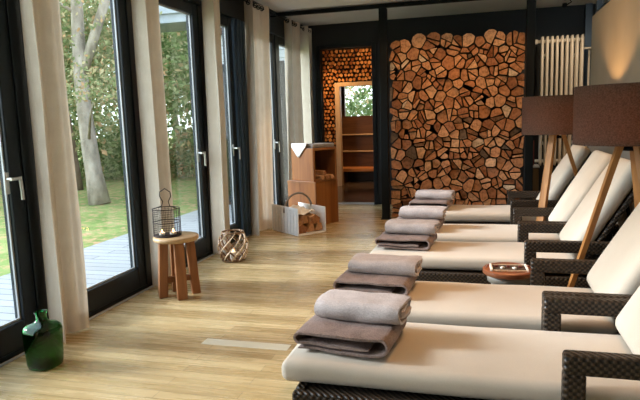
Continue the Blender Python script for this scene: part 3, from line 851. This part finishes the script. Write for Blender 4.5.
for (lx, ly, z, p, ln, dr, lab) in [(.06, .06, .07, big, .36, PI/2, 'large split log lying at the bottom left inside the white basket'), (.06, .19, .065, tri, .36, PI/2, 'middle split log at the bottom of the white basket'), (.08, .30, .068, tri, .34, PI/2, 'split log at the bottom right inside the white basket'),
                                    (.05, .105, .168, tri, .34, PI/2+.1, 'upper left split log on the pile in the white basket'), (.08, .262, .165, big, .32, PI/2-.08, 'upper right split log on the pile in the white basket')]:
    x, y = W(lx, ly); tw_log('split_log', x, y, z, (0, 0, ang+dr), p, ln, lab)
b = MB()
K = 10
vs = [[b.bm.verts.new((-.19+.36*i/K, -.13+.28*j/K, .012*math.sin(i*1.3+j)+.05*((i/K-.5)**2)+noise.noise(Vector((i*.4, j*.4, 3)))*.035)) for i in range(K+1)] for j in range(K+1)]
for j in range(K):
    for i in range(K): b.bm.faces.new((vs[j][i], vs[j][i+1], vs[j+1][i+1], vs[j+1][i]))
o = b.build('crumpled_paper', M['paper'], smooth=True); md = o.modifiers.new('t', 'SOLIDIFY'); md.thickness = .003
x, y = W(.02, .14); o.location = (x, y, .25); o.rotation_euler = (.1, .12, ang); tag(o, 'crumpled cream paper lying over the logs in the white basket', 'paper')

# ------------------------------------------------------------------ crates
t = thing('wooden_crate', 'lower brown wooden crate standing on the floor behind the white basket', 'crate', (-2.125, 7.29, 0), math.radians(-25))
b = MB(); b.box(-.25, .235, -.22, .22, 0, .56, .006); b.build('body', M['crate'], t)
b = MB()
b.box(-.252, .237, -.225, -.218, .542, .565); b.box(-.252, .237, -.225, -.218, 0, .02); b.box(-.04, -.036, -.2215, -.219, .02, .54); b.box(.215, .24, -.226, -.2, 0, .56, .003); b.box(.215, .24, .2, .224, 0, .56, .003)
b.build('edging', M['crate_side'], t)
b = MB(); b.box(-.25, .24, -.222, .222, .56, .572, .004); b.build('lid', M['crate_side'], t)
t2 = thing('fire_crate', 'upper wooden crate with an open dark side, stacked on the lower crate', 'crate', (-2.10, 7.28, .573), math.radians(-33))
b = MB()
b.box(-.22, -.205, -.2, .2, 0, .42, .004); b.box(-.22, .22, .185, .2, 0, .42, .004); b.box(-.22, .22, -.2, -.185, 0, .42, .004)
b.box(-.205, .22, -.185, .185, 0, .015); b.box(-.205, .22, -.185, .185, .405, .42)
b.build('body', M['crate'], t2)
b = MB(); b.box(.205, .222, -.2, -.172, 0, .42, .003); b.box(.205, .222, .172, .2, 0, .42, .003); b.box(.205, .222, -.172, .172, 0, .03, .003); b.box(.205, .222, -.172, .172, .39, .42, .003); b.build('front_frame', M['crate_side'], t2)
b = MB(); b.box(.208, .211, -.172, .172, .03, .39); b.build('pane', M['glass'], t2)
c20, s20 = math.cos(math.radians(-33)), math.sin(math.radians(-33))
for k in range(4):
    b = MB(); b.poly_prism([(.03*math.cos(q*1.25)*(1+.2*math.sin(q+k)), .03*math.sin(q*1.25)) for q in range(5)], -.14, .14, (0, 0)); o = b.build('split_log', [M['log'], M['split']])
    lx, ly, lz = [(.12, -.08, .62), (.12, .0, .62), (.12, .08, .62), (.10, -.03, .675)][k]
    o.location = (-2.10+c20*lx-s20*ly, 7.28+s20*lx+c20*ly, lz); o.rotation_euler = (0, 0, math.radians(-33)+PI/2+PI/2*0)
    tag(o, 'small pale log inside the glazed upper crate, '+['nearest its left side', 'in the middle of the bottom row', 'nearest its right side', 'on top of the others'][k], 'log', 'small logs in the upper crate')
b = MB(); b.box(-.06, .20, -.18, .19, 0, .05, .012); o = b.build('folded_cloth', M['grey_cloth']); o.location = (-2.10, 7.28, .994); o.rotation_euler = (0, 0, math.radians(-33)); tag(o, 'grey folded cloth lying on top of the upper crate', 'cloth')
b = MB(); K = 10
def drape(u, v):  # u along crate edge, v from the top over the front edge
    x = -.185+.30*u
    fall = max(0, v-.45)
    ww = 1-.75*max(0, v-.45)/.55*abs(2*u-1)
    y = -.10-.115*min(1, v/.45)-.006*math.sin(6*u)*(v > .45)
    z = .060-.30*fall*(1.15-abs(2*u-.9)*.95)+.003*math.sin(u*11)
    return (x, y if v < .45 else -.216-.004*math.sin(7*u), z if v > .45 else .058)
vs = [[b.bm.verts.new(drape(i/K, j/K)) for i in range(K+1)] for j in range(K+1)]
for j in range(K):
    for i in range(K): b.bm.faces.new((vs[j][i], vs[j][i+1], vs[j+1][i+1], vs[j+1][i]))
o = b.build('white_napkin', M['white'], smooth=True); md = o.modifiers.new('t', 'SOLIDIFY'); md.thickness = .004; o.location = (-2.10, 7.28, .994); o.rotation_euler = (0, 0, math.radians(-33)); tag(o, 'white cloth corner hanging over the upper crate\'s front edge', 'cloth')

# ------------------------------------------------------------------ curtains and rod
RXR = -2.565
def curtain(y0t, y1t, y0b, y1b, folds, amp, sd, lab):
    t = thing('curtain', lab, 'curtain', (RXR, (y0b+y1b)/2, 0), group='cream floor-length curtains')
    b = MB(); nu, nv = folds*14, 26
    yc = (y0b+y1b)/2; rows = []
    for j in range(nv+1):
        v = j/nv; z = .012+(2.745-.012)*v
        row = []
        for i in range(nu+1):
            u = i/nu
            ya = (y0b+(y1b-y0b)*u)*(1-v)+(y0t+(y1t-y0t)*u)*v
            ph = 2*PI*folds*u
            am = amp*(.75+.5*noise.noise(Vector((u*2.5, sd, v*.8))))
            q = .30+.03*math.sin(v*3+sd)
            if u < q: x = .085*math.cos(PI*u/q)-.01
            else:
                w_ = (u-q)/(1-q); x = -.095+.125*w_+.22*am*(1-math.cos(2*PI*folds*w_))-.25*am*math.sin(2*PI*folds*w_*1.5)
            x += .014*noise.noise(Vector((u*5, v*2.5, sd)))
            y = ya+.006*math.sin(2*ph+sd)+.014*noise.noise(Vector((u*3, v*2, sd+4)))
            row.append(b.bm.verts.new((x, y-yc, z)))
        rows.append(row)
    for j in range(nv):
        for i in range(nu): b.bm.faces.new((rows[j][i], rows[j][i+1], rows[j+1][i+1], rows[j+1][i]))
    b.build('cloth', M['curtain'], t, smooth=True)
    for k in range(folds*2):
        u = (k+.5)/(folds*2); y = y0t+(y1t-y0t)*u-yc
        b = MB(); b.tube([(.024*math.cos(2*PI*q/18), y, 2.70+.024*math.sin(2*PI*q/18)) for q in range(18)], .006, 6, closed=True); b.build('grommet', M['steel'], t)
names = ['leftmost cream curtain, right behind the green bottle', 'cream curtain behind the wooden stool', 'cream curtain beside the willow lantern', 'wide cream curtain between the willow lantern and white basket', 'cream curtain behind the stacked crates', 'cream curtain in the far corner by the back wall']
for i, a in enumerate([(2.90, 3.19, 2.90, 3.20, 2, .055), (4.12, 4.37, 4.11, 4.40, 2, .055), (5.34, 5.58, 5.31, 5.53, 2, .05), (6.36, 7.00, 6.22, 6.86, 3, .05), (7.76, 8.30, 7.70, 8.28, 3, .045), (8.56, 8.9, 8.56, 8.9, 2, .045)]):
    curtain(*a, i*2.7, names[i])
for i, (a, c) in enumerate([(1.72, 1.98), (.55, .85)]): curtain(a, c, a, c, 2, .05, 20+i, ['cream curtain left out of the frame beside the camera', 'cream curtain behind the camera'][i])
t = thing('curtain_rod', 'thin black curtain rod running along the top of the glazed wall', 'curtain rod', (RXR, 0, 2.70))
b = MB(); b.tube([(0, FY+.1, 0), (0, 8.93, 0)], .010, 8); b.build('rod', M['steel'], t)
for y in (2.2, 3.7, 5.0, 6.2, 7.4, 8.45):
    b = MB(); b.box(-.095, 0, y-.008, y+.008, -.008, .008); b.build('bracket', M['steel'], t)

# small black spotlight under the ceiling, upper right
t = thing('ceiling_spotlight', 'small black ceiling spotlight with a curved arm, near the radiator', 'ceiling light', (.98, 8.3, CZ))
b = MB(); b.lathe([(0, -.012), (.04, -.012), (.04, 0), (0, 0)], 16); b.build('mount', M['steel'], t)
b = MB(); b.tube([(0, 0, 0), (.05, -.02, -.03), (.10, -.02, -.02), (.13, 0, -.06), (.08, 0, -.09)], .008, 8); b.build('arm', M['steel'], t)
b = MB(); b.lathe([(0, 0), (.028, 0), (.032, -.05), (.026, -.05), (0, -.02)], 16, (.05, 0, -.07)); b.build('head', M['steel'], t)

# ------------------------------------------------------------------ outdoors
b = MB(); b.box(-4.45, -2.86, -3, 9.1, -.10, -.05); tag(b.build('garden_deck', M['deck']), 'weathered grey timber deck outside the glazed doors', 'deck', kind='structure')
b = MB(); b.quad((-60, -30, -.11), (-2.86, -30, -.11), (-2.86, 60, -.11), (-60, 60, -.11)); tag(b.build('lawn_ground', M['lawn']), 'green lawn strewn with fallen leaves', 'lawn', kind='structure')
t = thing('white_annex', 'white-clad annex with grey canopy seen through the third glazed door', 'building', (-4.3, 9.2, -.1))
b = MB()
for k in range(25): b.box(-.05, 1.3, .0, .12, k*.13, k*.13+.122, .004)
b.build('siding', M['siding'], t)
b = MB(); b.box(.04, 1.2, -.03, .0, .1, 2.42, .004); b.build('window_frame', M['frame'], t)
b = MB(); b.box(.10, 1.14, -.035, -.03, .2, 2.3); b.build('pane', mat_glass('dark_reflecting_glass', (.10, .14, .18), 1.8), t)
b = MB(); b.box(-1.4, 1.3, -.35, .5, 3.10, 3.5, .01); b.box(-1.4, 1.3, -.40, -.35, 3.24, 3.36, .006); b.box(-1.25, 1.3, -1.1, -1.02, 3.25, 3.29, .006); b.build('canopy', M['canopy'], t)
b = MB()
for x in (-1.2, 1.2): b.box(x-.03, x+.03, -1.1, .3, 3.25, 3.29)
b.build('canopy_arm', M['canopy'], t)
b = MB(); b.box(-2.90, -2.88, 5.80, 5.99, .22, .58, .004); o = b.build('white_board', M['white']); b = None
tag(o, 'white rectangular board standing outside behind the third door\'s glass', 'board'); o.location = (0, 0, -.27)

def tree(name, lab, x, y, h, r, lean, spread, nleaf, lsz, seed, mats, grp='garden trees', zlo=1.6, fork=False):
    rg = random.Random(seed)
    t = thing(name, lab, 'tree', (x, y, -.11), rg.uniform(0, 6), grp)
    t.rotation_euler = (0, 0, 0)
    b = MB()
    pts, rs = [], []
    for k in range(12):
        u = k/11
        pts.append((lean[0]*u*h+.10*math.sin(u*5+seed), lean[1]*u*h+.08*math.cos(u*4+seed), u*h)); rs.append(r*(1.25 if k == 0 else 1)*(1-.6*u))
    b.tube(pts, rs, 12)
    br = []
    for k in range(9):
        u = rg.uniform(.25, .9); a = rg.uniform(0, 2*PI); p = Vector(pts[int(u*11)]); ln = rg.uniform(.5, 1.1)*spread
        q = p+Vector((math.cos(a)*ln*.5, math.sin(a)*ln*.5, ln*.30)); e = p+Vector((math.cos(a)*ln, math.sin(a)*ln, ln*.45))
        b.tube([p, q, e], [r*.2, r*.13, r*.04], 6); br += [q, e, (q+e)/2]
    if fork:
        b.tube([pts[4], Vector(pts[6])+Vector((.5, .1, .1)), Vector(pts[9])+Vector((1.0, .2, 0))], [r*.6, r*.5, r*.3], 10)
    b.build('trunk', mats[0], t)
    f = MB()
    for k in range(nleaf):
        c = Vector(rg.choice(br)) if rg.random() < .75 else Vector((rg.gauss(0, .5)*spread+lean[0]*h*.6, rg.gauss(0, .5)*spread, rg.uniform(zlo, h*1.02)))
        p = c+Vector((rg.gauss(0, .36), rg.gauss(0, .36), rg.gauss(0, .33)))*spread*.75
        if p.z < zlo: p.z = zlo+rg.random()*.5
        s = lsz*rg.uniform(.5, 1.3); u = Vector((rg.gauss(0, 1), rg.gauss(0, 1), rg.gauss(0, 1))).normalized(); w = u.orthogonal().normalized()
        f.quad(p-u*s-w*s*.1, p-w*s*.5, p+u*s, p+w*s*.5)
    f.build('foliage', mats[1], t)
    return t
A_, B_ = (M['trunk'], M['leaf']), (M['trunk2'], M['leaf2'])
tree('beech_tree', 'thick pale-trunked tree standing on the lawn in the second glazed door', -7.0, 9.5, 6.5, .165, (-.06, .02), 1.9, 6000, .042, 3, (M['trunk'], M['leaf2']), zlo=1.9, fork=True)
tree('beech_tree', 'slimmer pale tree just right of the thick trunk, in the second glazed door', -6.7, 10.4, 6.5, .11, (.02, 0), 1.7, 5000, .042, 4, B_, zlo=1.5)
spots = [(-9.2, 11.5), (-11.5, 14.0), (-8.0, 13.5), (-6.2, 13.2), (-13.5, 12.0), (-10.2, 8.6), (-14.0, 16.5), (-9.5, 17.0), (-7.2, 16.5), (-5.2, 17.5), (-17, 13.0), (-12.8, 9.0), (-6.0, 21), (-12, 20)]
for i, (x, y) in enumerate(spots):
    mt = A_ if i % 2 else B_
    big_ = i % 3
    tree('woodland_tree', '', x, y, 6+big_*1.2, .10+.03*big_, (random.uniform(-.05, .05), 0), 2.1, 6500, .08, 20+i, mt, grp='woodland trees beyond the lawn', zlo=.9)
    bpy.context.scene.collection.objects[-1]
k = 0
for o in [o for o in COL.objects if o.name.startswith('woodland_tree') and o.parent is None]:
    o['label'] = ('autumn-coloured' if k % 2 == 0 else 'green') + ' leafy tree in the woodland beyond the lawn'
    k += 1
def shrub(x, y, w, h, seed, lab):
    rg = random.Random(seed); t = thing('garden_shrub', lab, 'shrub', (x, y, -.11), group='shrubs at the lawn edge')
    f = MB()
    for k in range(2600):
        a = rg.uniform(0, 2*PI); rr = math.sqrt(rg.random()); z = rg.random()
        p = Vector((math.cos(a)*rr*w*(1-.5*z*z), math.sin(a)*rr*w*.6, .05+z*h*(1-.4*rr)))
        s = .085*rg.uniform(.5, 1.2); u = Vector((rg.gauss(0, 1), rg.gauss(0, 1), rg.gauss(0, 1))).normalized(); w_ = u.orthogonal().normalized()
        f.quad(p-u*s, p-w_*s*.5, p+u*s, p+w_*s*.5)
    f.build('foliage', M['leaf'] if seed % 2 else M['leaf2'], t)
    b = MB(); b.tube([(0, 0, 0), (.03, 0, h*.5)], .03, 6); b.build('stem', M['trunk2'], t)
for i, (x, y, w, h) in enumerate([(-11.5, 12.5, 1.6, 1.4), (-9.6, 14.4, 1.6, 1.6), (-7.3, 14.6, 1.5, 1.7), (-5.6, 14.5, 1.2, 2.0), (-13.8, 10.6, 1.6, 1.3), (-12.0, 16.5, 2, 2.2), (-8.2, 18, 2, 2.4), (-15.5, 14.5, 2, 2), (-4.2, 14.5, 1.2, 2.4), (-3.0, 16.0, 1.4, 2.6), (-1.8, 16.2, 1.4, 2.4)]):
    shrub(x, y, w, h, 50+i, ('green' if (50+i) % 2 else 'yellow-green')+' shrub at the far lawn edge')

# ------------------------------------------------------------------ light
wd = bpy.data.worlds.new('sky'); S.world = wd; wd.use_nodes = True
nt = wd.node_tree; nt.nodes.clear()
out = nt.nodes.new('ShaderNodeOutputWorld'); bg = nt.nodes.new('ShaderNodeBackground')
tc = nt.nodes.new('ShaderNodeTexCoord'); sp = nt.nodes.new('ShaderNodeSeparateXYZ'); L(nt, tc.outputs['Generated'], sp.inputs[0])
r = ramp(nt, sp.outputs[2], [(0, (.80, .92, .96)), (.5, (.72, .86, 1.0)), (1, (.62, .80, 1.0))])
L(nt, r.outputs[0], bg.inputs[0]); bg.inputs[1].default_value = 3.6; L(nt, bg.outputs[0], out.inputs[0])

def sun(e, ang, rot, col):
    l = bpy.data.lights.new('hazy_sun', 'SUN'); l.energy = e; l.angle = math.radians(ang); l.color = col
    o = bpy.data.objects.new('hazy_sun', l); COL.objects.link(o); o.rotation_euler = rot
# overcast brightness from the garden side (travels towards +x, slightly away from camera)
d = Vector((.88, .10, -.40)).normalized()
sun(5.6, 16, d.to_track_quat('-Z', 'Y').to_euler(), (.86, .94, 1.0))

def spot(loc, tgt, e, ang, col, size=.06, blend=.7):
    l = bpy.data.lights.new('ceiling_downlight', 'SPOT'); l.energy = e; l.spot_size = math.radians(ang); l.spot_blend = blend; l.color = col; l.shadow_soft_size = size
    o = bpy.data.objects.new('ceiling_downlight', l); COL.objects.link(o); o.location = loc
    o.rotation_euler = (Vector(tgt)-Vector(loc)).to_track_quat('-Z', 'Y').to_euler()
WARM = (1, .50, .19)
spot((-.9, 6.4, 2.74), (-.75, 7.8, 1.2), 30, 75, WARM); spot((.2, 6.4, 2.74), (.1, 7.8, 1.2), 30, 75, WARM); spot((1.0, 7.4, 2.74), (1.0, 8.6, 1.4), 45, 80, (1, .74, .48))
spot((.35, 2.9, 2.74), (-.3, 2.6, .3), 55, 90, WARM, .15); spot((.35, 4.7, 2.74), (-.3, 4.6, .3), 52, 90, WARM, .15); spot((.9, 6.3, 2.74), (.1, 6.3, .3), 36, 70, WARM, .15)
spot((-2.0, 10.2, 2.7), (-2.4, 11.6, 1.7), 50, 95, (1, .55, .22)); spot((-2.9, 10.4, 2.7), (-3.0, 11.6, 1.0), 70, 80, (1, .55, .22))
spot((-2.2, 11.9, 2.6), (-2.2, 12.3, .2), 80, 100, (1, .55, .25)); spot((-1.3, 6.0, 2.74), (-2.1, 7.1, .5), 70, 50, (1, .60, .30), .1)

# ------------------------------------------------------------------ camera
def rz_(a): return np.array([[math.cos(a), -math.sin(a), 0], [math.sin(a), math.cos(a), 0], [0, 0, 1]])
def rx_(a): return np.array([[1, 0, 0], [0, math.cos(a), -math.sin(a)], [0, math.sin(a), math.cos(a)]])
R = rz_(math.radians(15.6)) @ rx_(PI/2-math.radians(7.9)) @ rz_(-.032)
cam = bpy.data.cameras.new('camera'); co = bpy.data.objects.new('camera', cam); COL.objects.link(co)
Mx = Matrix([[*R[0], 0], [*R[1], 0], [*R[2], 1.35], [0, 0, 0, 1]])
co.matrix_world = Mx
cam.sensor_width = 36; cam.lens = 580*36/640; cam.clip_start = .05; cam.clip_end = 200
S.camera = co
S.view_settings.view_transform = 'Standard'; S.view_settings.look = 'None'; S.view_settings.gamma = 1; S.view_settings.exposure = 0.3
